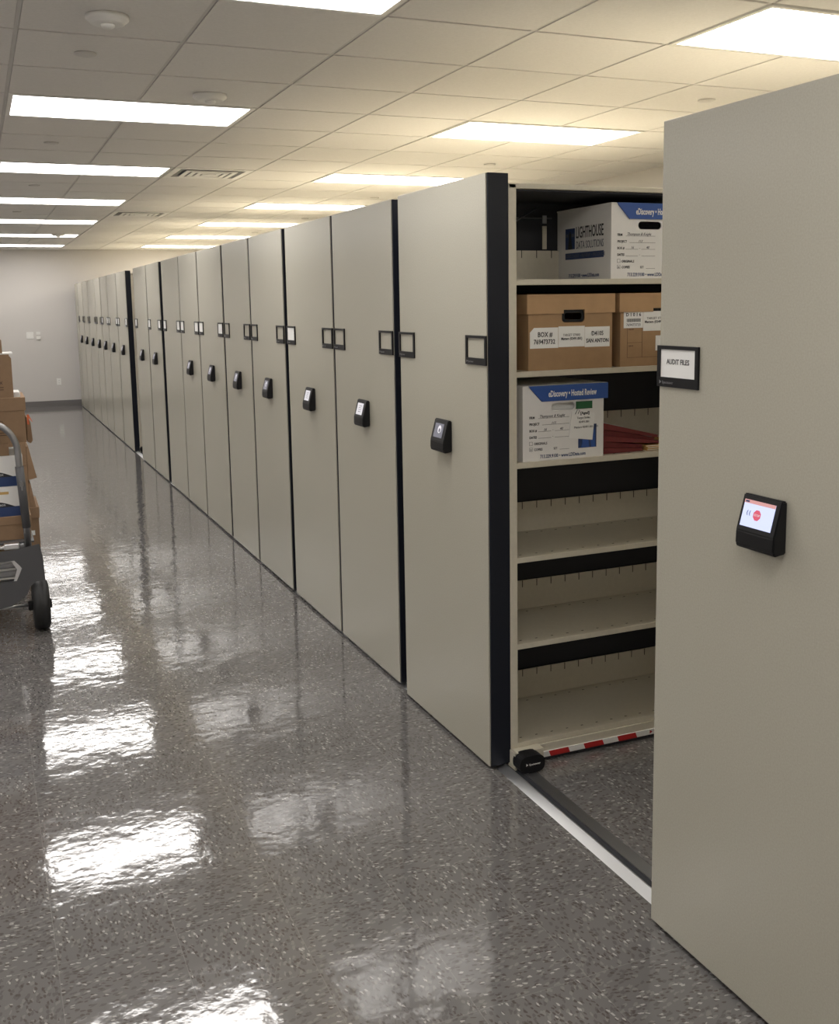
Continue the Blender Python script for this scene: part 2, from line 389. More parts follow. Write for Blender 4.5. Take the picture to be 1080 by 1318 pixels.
def shelving(t, x0, D, full):
    """t at (x0, ya, 0). D = depth (Y). shelving proper in local coordinates"""
    u0 = XU-x0; u1 = XE-x0
    def upright(u):
        b = MB(); b.box(u, u+0.030, 0, 0.03, 0.060, ZC+0.016, 'beige', 0.002); b.box(u, u+0.030, D-0.03, D, 0.060, ZC+0.016, 'beige', 0.002)
        b.box(u+0.009, u+0.017, 0.03, D-0.03, 0.060, ZC+0.01, 'beige'); return b
    if full:
        for k in range(4): upright(u0+k*BAY).build('upright', t)
    else:
        b = upright(u0); b2 = upright(u1-0.030)
    for k in range(3 if full else 1):
        a = u0+k*BAY+0.030; c = (u0+(k+1)*BAY) if full else u1-0.030
        for z in SH:
            s_ = MB(); 
            s_.box(a, c, 0.004, D/2-0.004, z-0.004, z, 'beige')
            s_.box(a, c, 0.004, 0.016, z-0.020, z-0.002, 'beige', 0.003)
            s_.box(a, c, D/2+0.004, D-0.004, z-0.004, z, 'beige'); s_.box(a, c, D-0.016, D-0.004, z-0.020, z-0.002, 'beige')
            if full and k < 2:
                n = int((c-a)/0.068)
                for q in range(n):
                    xx = a+0.03+q*0.066
                    s_.box(xx, xx+0.009, 0.040, 0.044, z, z+0.0004, 'slot'); s_.box(xx, xx+0.009, D/2-0.05, D/2-0.046, z, z+0.0004, 'slot')
            s_.build('shelf', t)
        if full:
            MB().box(a, c, D/2+0.001, D/2+0.003, 0.083, ZC, 'blackm').build('dark_void_sheet', t)  # black sheet added in place of the unlit void behind the back stops
            for z in SH:
                s_ = MB(); s_.box(a, c, D/2-0.016, D/2-0.012, z, z+0.118, 'beige')
                n = int((c-a)/0.068)
                for q in range(n):
                    xx = a+0.030+q*0.066
                    s_.box(xx, xx+0.003, D/2-0.0168, D/2-0.0158, z+0.090, z+0.118, 'slot')
                s_.build('back_stop', t)
    if not full:
        b.build('upright', t); b2.build('upright', t)
    # canopy
    MB().box(u0, u1, 0.0, D, ZC, ZC+0.018, 'beige', 0.003).build('canopy_top', t)
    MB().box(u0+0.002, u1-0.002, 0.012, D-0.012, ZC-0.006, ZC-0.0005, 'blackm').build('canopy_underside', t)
    # base with toe kick
    MB().box(u0+0.002, u1, 0.03, D-0.03, 0.02, 0.060, 'blackm').build('carriage_base', t)

def controller(t, x, y, z, screen):
    """wedge shaped touch panel on the face at local x, centred y, z"""
    b = MB(); w2 = 0.061
    pts = [(x, z+0.060), (x-0.014, z+0.062), (x-0.036, z-0.020), (x-0.037, z-0.050), (x-0.031, z-0.060), (x, z-0.056)]
    i = b.mi('blackp')
    # prism along y of (x,z) outline
    b.prism([(p[0], p[1]) for p in pts], 'y', y-w2, y+w2, 'blackp')
    es = [e for e in b.bm.edges]
    bmesh.ops.bevel(b.bm, geom=es, offset=0.003, segments=2, affect='EDGES')
    o = b.build('touch_controller', t)
    # screen lies in the slanted front
    a = Vector((x-0.014, 0, z+0.062)); c = Vector((x-0.036, 0, z-0.020)); up = (a-c).normalized(); X = Vector((0, -1, 0)); Z = X.cross(up)
    org = (a+c)/2 + Z*0.0006 + Vector((0, y, 0))
    def rect(bb, u0, u1, v0, v1, lift, m):
        q = bb.mi(m); vs = []
        for l in (lift-0.0012, lift):
            for u, v in ((u0, v0), (u1, v0), (u1, v1), (u0, v1)): vs.append(bb.bm.verts.new(org+X*u+up*v+Z*l))
        for f in ((0, 1, 2, 3), (4, 5, 6, 7), (0, 1, 5, 4), (1, 2, 6, 5), (2, 3, 7, 6), (3, 0, 4, 7)): bb.bm.faces.new([vs[n] for n in f]).material_index = q
    def disc(bb, u, v, r, n, lift, m):
        q = bb.mi(m); f = bb.bm.faces.new([bb.bm.verts.new(org+X*(u+r*math.cos(2*math.pi*(k+.5)/n))+up*(v+r*math.sin(2*math.pi*(k+.5)/n))+Z*lift) for k in range(n)]); f.material_index = q
    s_ = MB()
    if screen == 'stop':
        rect(s_, -0.050, 0.046, -0.030, 0.030, 0.0006, 'scr_on'); rect(s_, -0.050, 0.046, 0.022, 0.030, 0.001, 'scr_bar')
        disc(s_, -0.003, -0.001, 0.0125, 8, 0.0012, 'scr_red')
        s_.text('STOP', 0.0075, org+X*(-0.003)+up*(-0.0035)+Z*0.0014, X, up, 'scr_white', 'CENTER', ext=0.0001)
        for k in range(2):
            u = -0.036+k*0.008
            s_.text('(', 0.012, org+X*u+up*(-0.002)+Z*0.0014, X, up, 'navy', ext=0.0001, bold=0.0004)
        rect(s_, -0.047, -0.035, 0.024, 0.028, 0.0013, 'navy')
    elif screen == 'white':
        rect(s_, -0.040, 0.034, -0.028, 0.026, 0.0006, 'scr_white')
        for k in range(4): rect(s_, -0.018, 0.018, 0.012-k*0.009, 0.0145-k*0.009, 0.001, 'scr_grey')
    else:
        rect(s_, -0.040, 0.034, -0.028, 0.026, 0.0006, 'scr_grey'); disc(s_, 0.004, 0.004, 0.015, 20, 0.0012, 'scr_white'); disc(s_, 0.006, 0.0, 0.008, 16, 0.0014, 'scr_grey')
    s_.build('screen', o)
    return o

def label_holder(t, x, y0, y1, z, card, words=None):
    """black card frame on the face; y0<y1 local, z = top"""
    z0 = z-0.102
    b = MB(); out = [(-y1, z0), (-y0, z0), (-y0, z), (-y1, z)]
    hole = [(-y1+0.012, z0+0.024), (-y0-0.012, z0+0.024), (-y0-0.012, z-0.009), (-y1+0.012, z-0.009)]
    b.plate(out, [hole], side(x-0.003), 0.006, 'blackp')
    b.text('\u25b6 Spacesaver', 0.010, (x-0.0062, y1-0.010, z0+0.008), SX, FZ, 'dsteel')
    o = b.build('label_holder', t)
    if card:
        c = MB().box(x-0.003, x-0.0005, y0+0.010, y1-0.010, z0+0.022, z-0.007, 'card')
        if words: c.text(words, 0.0178, (x-0.0032, (y0+y1)/2, z0+0.057), SX, FZ, 'ink', 'CENTER', xs=0.92, bold=0.0003)
        c.build('card', o)
    return o

def bumper(t, x0):
    u = XU-x0
    MB().box(u-0.002, u+0.115, -0.040, 0.004, 0.028, 0.066, 'beige', 0.002).box(u-0.004, u+0.004, -0.040, 0.02, 0.002, 0.066, 'beige').build('corner_bracket', t)
    b = MB(); n = 28
    pts = [(u+0.043+0.051*math.copysign(abs(math.cos(a))**0.6, math.cos(a)), 0.036+0.033*math.copysign(abs(math.sin(a))**0.8, math.sin(a))) for a in [2*math.pi*k/n for k in range(n)]]
    b.prism(pts, 'y', -0.085, -0.030, 'blackp'); 
    b.text('\u25b6 Spacesaver', 0.0105, (u+0.016, -0.0853, 0.033), FX, FZ, 'card')
    b.build('wheel_bumper', t)
    # kick plate with hazard tape
    MB().box(u+0.026, XE-x0, -0.006, 0.004, 0.034, 0.064, 'beige', 0.001).build('kick_plate', t)
    tp = MB().box(u+0.12, XE-x0, -0.012, -0.0065, 0.015, 0.036, 'card')
    k = u+0.160
    while k < XE-x0-0.1:
        if u+0.58 < k < u+0.72: k += 0.150; continue
        tp.prism([(k, 0.0152), (k+0.083, 0.0152), (k+0.075, 0.0358), (k-0.008, 0.0358)], 'y', -0.0128, -0.0122, 'red'); k += 0.150
    tp.text('\u25b6 Spacesaver', 0.016, (u+0.60, -0.0123, 0.020), FX, FZ, 'red')
    tp.build('warning_tape', t)
    MB().box(u+0.02, XE-x0, -0.006, 0.03, 0.004, 0.012, 'blackm').build('safety_sweep', t)

def carriage(ya, yb, label, xf=XF, cards=(1, 1), words=None, ctrl='grey', full=False, side_bumper=False, zt=2.112):
    t = thing('mobile_shelving_carriage', label, 'shelving', (xf, ya, 0), 0, 'mobile shelving carriages in the row')
    D = yb-ya
    # black end case and beige face
    MB().box(0.005, XU-xf, 0.0, D, 0.016, zt, 'black', 0.003).build('end_case', t)
    MB().box(0.0, 0.006, 0.006, D-0.006, 0.014, zt-0.001, 'panel', 0.0012).build('face_panel', t)
    MB().box(0.012, XU-xf, 0.01, D-0.01, 0.0075, 0.016, 'blackm').build('toe_strip', t)
    shelving(t, xf, D, full)
    if side_bumper: bumper(t, xf)
    lw = 0.160
    if cards[0] is not None: label_holder(t, 0, D-lw-0.002, D-0.002, 1.568, cards[0], words)          # far edge (left in the photo)
    if cards[1] is not None: label_holder(t, 0, 0.002, 0.002+lw, 1.568, cards[1])
    if ctrl: controller(t, 0, (D/2-0.025 if not full or side_bumper and ya > 5 else D/2-0.042) if words is None else D-0.405, 1.187, ctrl)
    return t

carriage(1.300, 2.151, 'nearest tall beige carriage with the AUDIT FILES card and a lit screen', xf=1.577, cards=(1, 0), words='AUDIT FILES', ctrl='stop')
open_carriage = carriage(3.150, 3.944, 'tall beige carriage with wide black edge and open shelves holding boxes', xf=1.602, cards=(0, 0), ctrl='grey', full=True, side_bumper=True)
P = [
 (4.062, 4.848, (0, 0), 'white', 'closed beige carriage directly behind the open-shelved one, empty label frames'),
 (4.868, 5.680, (1, 0), 'white', 'second closed beige carriage past the open-shelved one, one white card on its far edge'),
 (5.742, 6.512, (0, 0), 'grey', 'third closed beige carriage past the open-shelved one, its near edge at a thick black gap'),
 (6.540, 7.288, (0, 0), 'grey', 'fourth closed beige carriage past the open-shelved one, empty label frames'),
 (7.330, 8.180, (1, 1), 'grey', 'fifth closed beige carriage past the open-shelved one, first with cards at both edges'),
 (8.205, 8.990, (1, 1), 'grey', 'sixth closed beige carriage past the open-shelved one, just before the panel without a controller'),
 (9.003, 9.870, (1, 1), None, 'beige carriage end with no controller, in the middle of the row'),
 (10.010, 10.800, (1, 1), 'grey', 'beige carriage just past the one with no controller, second to last before the far aisle'),
 (10.826, 11.720, (1, None), 'grey', 'beige carriage bordering the far open aisle on its near side'),
 (12.364, 13.240, (1, 1), 'grey', 'beige carriage with a broad black edge showing across the far aisle'),
 (13.262, 14.205, (1, 1), 'grey', 'beige carriage second past the far aisle, behind the one with the broad black edge'),
 (14.222, 14.990, (1, 1), 'grey', 'beige carriage third past the far aisle'),
 (15.008, 15.732, (0, 0), 'grey', 'beige carriage fourth past the far aisle'),
 (15.750, 16.730, (0, 0), 'grey', 'beige carriage fifth past the far aisle'),
 (16.748, 17.560, (0, 0), 'grey', 'beige carriage sixth past the far aisle, second to last with a controller'),
 (17.578, 18.420, (0, 0), 'grey', 'beige carriage seventh past the far aisle, the last with a controller'),
 (18.438, 18.900, (None, None), None, 'narrow fixed beige shelving end against the far wall'),
]
for ya, yb, cards, ct, lab in P:
    if ya > 8: yb -= 0.010 if ya < 12 else 0.016
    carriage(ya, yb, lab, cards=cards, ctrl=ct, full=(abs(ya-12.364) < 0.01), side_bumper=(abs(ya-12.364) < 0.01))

# brace rods seen at the back of the top shelf of the open carriage
YO = 3.150; YB = YO+0.397
q = Vector((1.725-1.602, YB-0.004-YO, 1.90))
def off(*p): return tuple(q+Vector(p))
MB().tube([off(0.0, 0, -0.02), off(0.30, 0, 0.14)], 0.003, 'dsteel').build('brace_rod', open_carriage)
MB().tube([off(0.0, 0, 0.10), off(0.36, 0, 0.10)], 0.003, 'grey').build('brace_rod', open_carriage)
MB().box(q.x+0.318, q.x+0.336, q.y-0.004, q.y, q.z-0.018, q.z+0.070, 'beige').box(q.x+0.318, q.x+0.336, q.y-0.004, q.y, q.z+0.080, q.z+0.110, 'dsteel').build('brace_bracket', open_carriage)

# ------------------------------------------------------------------ boxes on the open shelves
def ribbon(b, x, y, z, w, m='pen', n=22, amp=0.003):
    """handwritten squiggle on a face looking -Y"""
    pts = [(x+w*k/n, z+amp*math.sin(k*2.3)*random.uniform(0.3, 1.2)+amp*0.5) for k in range(n+1)]
    i = b.mi(m)
    for (a, c), (d, e) in zip(pts[:-1], pts[1:]):
        v = [b.bm.verts.new((a, y, c-0.0006)), b.bm.verts.new((d, y, e-0.0006)), b.bm.verts.new((d, y, e+0.0006)), b.bm.verts.new((a, y, c+0.0006))]
        b.bm.faces.new(v).material_index = i
def line(b, x0, x1, y, z, m='ink', th=0.0009): b.box(x0, x1, y, y+0.0003, z, z+th, m)

def white_box(label, x, z, sx, detail):
    """white printed file carton: front looks to -Y, printed side looks to -X"""
    W, D, Hh = 0.335, 0.372, 0.262
    t = thing('file_box', label, 'box', (x, YO+0.020, z), 0, 'file boxes on the open shelves')
    b = MB(); th = 0.004
    slot = rrect(0.115, 0.215, 0.176, 0.204, 0.0135)
    b.plate([(0, 0), (W, 0), (W, Hh), (0, Hh)], [slot], front(th/2), th, 'wbox')
    b.box(0, th, th, D, 0, Hh, 'wbox'); b.box(W-th, W, th, D, 0, Hh, 'wbox'); b.box(th, W-th, D-th, D, 0, Hh, 'wbox')
    b.box(th, W-th, th, D-th, 0, th, 'wbox')
    b.build('box_body', t)
    lid = MB().box(-0.002, W+0.014, -0.004, D+0.002, Hh, Hh+0.007, 'wbox', 0.002); lid.build('lid', t)
    fl = MB().prism([(0.020, Hh+0.0065), (W+0.014, Hh+0.0065), (W+0.014, Hh-0.050), (0.075, Hh-0.050)], 'y', -0.007, -0.001, 'blue')
    fl.text('eDiscovery \u2022 Hosted Review', 0.031, (0.100, -0.0074, Hh-0.034), FX, FZ, 'card', xs=0.55, bold=0.0006)
    fl.build('lid_flap', t)
    MB().box(0.02, W-0.02, 0.022, D-0.02, 0.006, Hh-0.03 if detail else 0.15, 'card' if detail else 'slot').build('papers', t)  # without detail, near-black colour stands in for shade inside the carton
    p = MB(); y = -0.0004
    for k, wd in enumerate(('FIRM', 'PROJECT', 'BOX #', 'DATES')):
        zz = 0.152-k*0.0235; p.text(wd, 0.012, (0.026, y, zz), FX, FZ, 'ink', xs=0.85, bold=0.0003)
        xa = 0.062 if k != 1 else 0.078
        if k < 2: line(p, xa, 0.190, y, zz-0.0005)
        else: line(p, xa, 0.115, y, zz-0.0005); line(p, 0.130, 0.190, y, zz-0.0005); line(p, 0.120, 0.124, y, zz+0.003)
    p.text('Thompson & Knight', 0.015, (0.066, y, 0.154), FX, FZ, 'pen', shear=0.4, xs=0.85)
    p.text('113', 0.012, (0.115, y, 0.130), FX, FZ, 'pen', shear=0.4)
    p.text('16', 0.013, (0.083, y, 0.107), FX, FZ, 'pen', shear=0.3); p.text('40', 0.013, (0.150, y, 0.107), FX, FZ, 'pen', shear=0.3)
    for k, wd in enumerate(('ORIGINALS', 'COPIES')):
        zz = 0.058-k*0.021
        for a, c, d, e in ((0.026, 0.039, 0, 0.0008), (0.026, 0.039, 0.0122, 0.013), (0.026, 0.0268, 0, 0.013), (0.0382, 0.039, 0, 0.013)): p.box(a, c, y, y+0.0003, zz-0.001+d, zz-0.001+e, 'ink')
        p.text(wd, 0.0125, (0.045, y, zz), FX, FZ, 'ink', xs=0.85, bold=0.0002)
    p.text('x', 0.014, (0.029, y, 0.038), FX, FZ, 'pen')
    p.text('SET', 0.012, (0.125, y, 0.037), FX, FZ, 'ink', xs=0.85); line(p, 0.150, 0.190, y, 0.036)
    p.text('713.229.9100 \u2022 www.LDData.com', 0.0175, (0.070, y, 0.009), FX, FZ, 'navy', xs=0.78, bold=0.0004)
    # picture panel
    p.box(0.228, 0.305, y, y+0.0003, 0.035, 0.120, 'navy'); p.prism([(0.240, 0.036), (0.255, 0.118), (0.262, 0.118), (0.275, 0.036)], 'y', y-0.0004, y-0.0001, 'blue')
    p.prism([(0.283, 0.036), (0.275, 0.095), (0.297, 0.100), (0.300, 0.036)], 'y', y-0.0004, y-0.0001, 'blue')
    p.build('front_print', t)
    # printed side (reads from the back corner to the front one)
    q = MB(); xx = -0.0004
    def at(s, zz): return (xx, D-s, zz)
    q.box(xx, xx+0.0003, D-0.128, D-0.060, 0.118, 0.196, 'navy')
    q.prism([(D-0.080, 0.119), (D-0.087, 0.168), (D-0.085, 0.172), (D-0.089, 0.180), (D-0.094, 0.186), (D-0.099, 0.180), (D-0.103, 0.172), (D-0.101, 0.168), (D-0.110, 0.119)], 'x', xx-0.0004, xx-0.0001, 'ink')
    for a_, b_ in ((0.064, 0.08), (0.105, 0.124)):
        q.box(xx-0.0004, xx-0.0001, D-b_, D-a_, 0.164, 0.176, 'inkg')
    q.text('LIGHTHOUSE', 0.060, at(0.135, 0.158), SX, FZ, 'ink', xs=0.52, bold=0.0006)
    q.text('DATA SOLUTIONS', 0.040, at(0.137, 0.118), SX, FZ, 'inkg', xs=0.56)
    q.box(xx, xx+0.0003, D-0.325, D-0.060, 0.080, 0.104, 'navy')
    q.text('DISCOVERY \u2022 REVIEW \u2022 PRODUCE', 0.019, (xx-0.0004, D-0.068, 0.086), SX, FZ, 'inkg', xs=0.92)
    q.text('713.229.9100 \u2022 www.LDData.com', 0.019, at(0.085, 0.012), SX, FZ, 'navy', xs=0.80, bold=0.0003)
    q.build('side_print', t)
    return t
white_box('white printed carton on the top shelf with lighthouse logo on its side', 2.111, SH[5], 0, False)
wb = white_box('white printed carton on the third shelf with a hanging white note and green tag', 1.750, SH[3], 0, True)
# note and green tag on the lower white box
g = MB().box(0.217, 0.285, -0.003, -0.0005, 0.178, 0.205, 'green'); g.box(0.217, 0.285, -0.0034, -0.003, 0.178, 0.1792, 'slot'); g.box(0.217, 0.285, -0.0034, -0.003, 0.2038, 0.205, 'slot'); g.build('green_tag', wb)
n = MB(); n.prism([(0.186, 0.075), (0.200, 0.170), (0.238, 0.177), (0.296, 0.160), (0.286, 0.062)], 'y', -0.0035, -0.0022, 'card')
n.tube([(0.212, -0.005, 0.160), (0.220, -0.006, 0.175), (0.230, -0.006, 0.173), (0.224, -0.005, 0.161)], 0.001, 'ink', 6)
n.text('[Aged]', 0.014, (0.234, -0.0042, 0.158), FX, FZ, 'ink', bold=0.0004)
for k, (a, c, wd) in enumerate(((0.220, 0.142, 'Target Strike'), (0.228, 0.127, '02491.001'), (0.208, 0.108, 'Matters 02491.001-12/1'))): n.text(wd, 0.0105, (a, -0.0040, c), FX, FZ, 'ink', shear=0)
n.build('hanging_note', wb)

def brown_box(label, x, z, W=0.346, kind=0, y=YO+0.020, lidm='brownl', bodym='brown', name='file_box', group='file boxes on the open shelves', D=0.372):
    t = thing(name, label, 'box', (x, y, z), 0, group)
    Hh = 0.258; th = 0.004; LZ = 0.198; hx = 0.135
    b = MB(); hole = rrect(hx, hx+0.094, 0.166, 0.214, 0.014)
    b.plate([(0, 0), (W, 0), (W, Hh), (0, Hh)], [hole], front(th/2), th, bodym)
    b.box(0, th, th, D, 0, Hh, bodym); b.box(W-th, W, th, D, 0, Hh, bodym); b.box(th, W-th, D-th, D, 0, Hh, bodym); b.box(th, W-th, th, D-th, 0, th, bodym)
    b.build('box_body', t)
    e = 0.008
    l = MB(); l.plate([(-e, LZ), (hx+0.004, LZ), (hx+0.004, LZ+0.013), (hx+0.090, LZ+0.013), (hx+0.090, LZ), (W+e, LZ), (W+e, Hh+0.012), (-e, Hh+0.012)], [], front(-e/2), 0.004, lidm)
    l.box(-e, -e+0.004, -e/2+0.002, D+e, LZ, Hh+0.012, lidm); l.box(W+e-0.004, W+e, -e/2+0.002, D+e, LZ, Hh+0.012, lidm); l.box(-e+0.004, W+e-0.004, D+e-0.004, D+e, LZ, Hh+0.012, lidm)
    l.box(-e, W+e, -0.006, D+e, Hh+0.008, Hh+0.012, lidm)
    l.build('lid', t)
    h = MB(); h.plate(rrect(hx+0.003, hx+0.091, 0.168, 0.212, 0.013), [rrect(hx+0.012, hx+0.082, 0.176, 0.200, 0.008)], front(0.005), 0.006, 'blackp'); h.build('handle_insert', t)
    MB().box(0.03, W-0.03, 0.03, D-0.03, 0.006, 0.15, 'slot').build('papers', t)  # coloured near black to stand in for shade inside the closed box
    s_ = MB(); y_ = -0.0006
    if kind == 0:
        s_.prism([(0.006, 0.078), (0.120, 0.078), (0.120, 0.150), (0.022, 0.150), (0.006, 0.134)], 'y', y_, y_+0.0005, 'card')
        s_.box(0.121, 0.229, y_-0.0004, y_+0.0001, 0.080, 0.153, 'card'); s_.box(0.230, 0.335, y_, y_+0.0005, 0.077, 0.149, 'card')
        for tx, sz, xx, zz, bd in (('BOX #', 0.024, 0.066, 0.118, 0.0004), ('769473732', 0.023, 0.064, 0.093, 0.0004), ('D4105', 0.022, 0.283, 0.118, 0.0003), ('SAN ANTON', 0.0195, 0.283, 0.093, 0.0004),
                                   ('TARGET STRIKE', 0.012, 0.175, 0.118, 0), ('Matters (02491.001)', 0.0125, 0.175, 0.105, 0.0003)):
            s_.text(tx, sz, (xx, y_-0.0006, zz), FX, FZ, 'ink', 'CENTER', xs=0.84, bold=bd)
    elif kind == 1:
        s_.box(0.014, 0.098, y_, y_+0.0005, 0.140, 0.200, 'card'); s_.box(0.099, 0.215, y_, y_+0.0005, 0.128, 0.200, 'card')
        s_.text('D 1 0 1 6', 0.017, (0.056, y_-0.0003, 0.183), FX, FZ, 'ink', 'CENTER', bold=0.0004)
        for k in range(22): s_.box(0.027+k*0.0028, 0.0282+k*0.0028+(k % 3)*0.0004, y_-0.0003, y_, 0.162, 0.174, 'ink')
        s_.text('769473733', 0.014, (0.056, y_-0.0003, 0.147), FX, FZ, 'inkg', 'CENTER')
        s_.text('TARGET STRIKE', 0.012, (0.157, y_-0.0003, 0.170), FX, FZ, 'ink', 'CENTER'); s_.text('Matters (02491.001)', 0.0125, (0.157, y_-0.0003, 0.157), FX, FZ, 'ink', 'CENTER', bold=0.0003)
        for a, c, d, e2 in ((0.030, 0.031, 0.032, 0.140), (0.095, 0.096, 0.032, 0.140), (0.030, 0.320, 0.032, 0.033), (0.030, 0.095, 0.086, 0.087)): s_.box(a, c, y_, y_+0.0004, d, e2, 'bink')
        s_.text('FROM', 0.008, (0.036, y_, 0.132), FX, FZ, 'bink'); s_.text('DATE', 0.008, (0.036, y_, 0.072), FX, FZ, 'bink')
        s_.box(0.155, 0.200, y_, y_+0.0005, 0.055, 0.110, 'card')
    s_.build('stickers', t)
    return t
brown_box('brown cardboard file box with BOX # 769473732 stickers on the second shelf', 1.773, SH[4], 0.346, 0)
brown_box('brown cardboard file box with a barcode sticker, right of the BOX # 769473732 one', 2.154, SH[4], 0.346, 1)

# maroon expanding folders and manila folders beside the lower white box
zl = zr = SH[3]+0.0005
for k in range(5):
    tl, tr_ = 0.0225, 0.0105
    y0 = YO+0.045+[0.0, 0.012, 0.004, 0.018, 0.008][k]; x0 = 2.104; x1 = [2.278, 2.284, 2.357, 2.344, 2.352][k]
    b = MB(); b.prism([(x0, zl), (x1, zr), (x1, zr+tr_*0.30), (x1-0.006, zr+tr_*0.5), (x1, zr+tr_*0.7), (x1, zr+tr_), (x0, zl+tl)], 'y', y0, y0+0.30, 'maroon')
    tag(b.build('expanding_folder'), 'maroon expanding folder, %s of the pile on the third shelf' % ['bottom', 'second from bottom', 'middle', 'second from top', 'top'][k], 'folder', 'maroon folders in the pile')
    zl += tl+0.0006; zr += tr_+0.0006
o = MB(); o.prism([(2.106, zl+0.0006), (2.200, zl-0.0215), (2.200, zl-0.0205), (2.106, zl+0.0016)], 'y', YO+0.06, YO+0.17, 'card')
tag(o.build('paper_sheet'), 'small white paper slip lying on top of the maroon folders', 'paper')
z = SH[3]+0.0005
for k in range(3):
    dx = [0, 0.004, -0.001, 0.006][k]
    b = MB().box(2.292+dx, 2.482+dx, YO+0.040+k*0.003, YO+0.24, z, z+0.0064, 'manila', 0.001).box(2.295+dx, 2.472+dx, YO+0.0385+k*0.003, YO+0.23, z+0.002, z+0.0045, 'card')
    tag(b.build('manila_folder'), 'yellow manila folder, %s of the small stack right of the maroon folders' % ['lowest', 'middle', 'topmost'][k], 'folder', 'manila folders in the small stack'); z += 0.0067

# ------------------------------------------------------------------ platform cart at the left
CX = -0.045; CYf = 5.62
t = thing('platform_cart', 'grey metal cart with rounded tube handle and black tyre at the left edge', 'cart', (CX, CYf, 0))
rh = 0.214
h = MB(); pth = [(rh+0.006, 0.03, 0.44), (rh-0.008, 0.0, 0.80), (rh-0.014, 0.0, 0.93)]
for k in range(1, 13):
    a = math.radians(90*k/12); pth.append((rh-0.014-0.13*(1-math.cos(a)), 0, 0.95+0.165*math.sin(a)))
pth += [(-p[0], p[1], p[2]) for p in reversed(pth)]
h.tube(pth, 0.0165, 'dsteel', 14).build('handle', t)
MB().tube([(rh+0.003, 0.020, 0.56), (rh-0.012, 0.0, 0.885)], 0.021, 'grey', 14).build('handle_sleeve', t)
MB().tube([(-rh-0.003, 0.020, 0.56), (-rh+0.012, 0.0, 0.885)], 0.021, 'grey', 14).build('handle_sleeve', t)
half = [(0.0, 0.445), (0.16, 0.452), (0.272, 0.470), (0.285, 0.40), (0.290, 0.275), (0.245, 0.272), (0.215, 0.250), (0.195, 0.205), (0.12, 0.155), (0.0, 0.135)]
outl = half + [(-x, z) for x, z in reversed(half[1:-1])]
win = [(-0.145, 0.395), (0.145, 0.395), (0.182, 0.350), (0.150, 0.285), (-0.150, 0.285), (-0.182, 0.350)]
MB().plate(outl, [win], front(0.0), 0.006, 'grey').build('end_plate', t)
MB().box(-0.20, 0.20, 0.045, 0.049, 0.26, 0.43, 'dsteel').build('inner_plate', t)
for z in (0.385, 0.345, 0.297):
    MB().tube([(-0.150, 0.02, z), (0.150, 0.02, z)], 0.008, 'steel', 10).build('rung', t)
for sx in (-1, 1):
    MB().prism([(sx*0.125, 0.40), (sx*0.150, 0.40), (sx*0.178, 0.348), (sx*0.150, 0.280), (sx*0.135, 0.280), (sx*0.155, 0.345)], 'y', 0.004, 0.012, 'steel').build('side_bracket', t)
    MB().tube([(sx*0.19, 0.02, 0.457), (sx*0.19, 1.15, 0.457)], 0.014, 'dsteel', 12).build('side_rail', t)
MB().box(-0.25, 0.25, 0.05, 1.15, 0.472, 0.480, 'grey').build('deck', t)
MB().box(-0.14, 0.14, 0.005, 0.035, 0.458, 0.474, 'steel', 0.003).box(0.10, 0.175, 0.002, 0.04, 0.452, 0.484, 'steel', 0.006).build('latch_bar', t)
MB().tube([(-0.26, 0.05, 0.135), (0.26, 0.05, 0.135)], 0.008, 'steel', 12).build('axle', t)
for sx in (-1, 1):
    wc = (sx*0.262, 0.05, 0.132); r = 0.132; w2 = 0.042
    o = MB().lathe([(0.055, -w2*0.7), (r*0.80, -w2), (r*0.93, -w2*0.9), (r*0.985, -w2*0.6), (r, -w2*0.25), (r*0.985, -w2*0.2), (r*0.985, w2*0.2), (r, w2*0.25), (r*0.985, w2*0.6), (r*0.93, w2*0.9), (r*0.80, w2), (0.055, w2*0.7)], 'tyre', wc, 'x', 44).build('wheel', t)
    MB().lathe([(0.02, -w2-0.022), (0.026, -w2-0.020), (0.028, -w2*0.6), (0.056, -w2*0.65), (0.056, w2*0.65), (0.028, w2*0.6), (0.024, w2+0.012)], 'blackp', wc, 'x', 28).build('hub', o)
    c = MB().lathe([(0.03, -0.015), (0.06, -0.016), (0.064, 0), (0.06, 0.016), (0.03, 0.015)], 'tyre', (sx*0.19, 1.02, 0.064), 'x', 28)
    c.build('caster_wheel', t)
    MB().box(sx*0.19-0.028, sx*0.19-0.020, 0.99, 1.07, 0.055, 0.15, 'dsteel').box(sx*0.19+0.020, sx*0.19+0.028, 0.99, 1.07, 0.055, 0.15, 'dsteel').box(sx*0.19-0.035, sx*0.19+0.035, 0.98, 1.09, 0.15, 0.16, 'dsteel').box(sx*0.19-0.012, sx*0.19+0.012, 1.02, 1.05, 0.16, 0.445, 'dsteel').build('caster_fork', t)

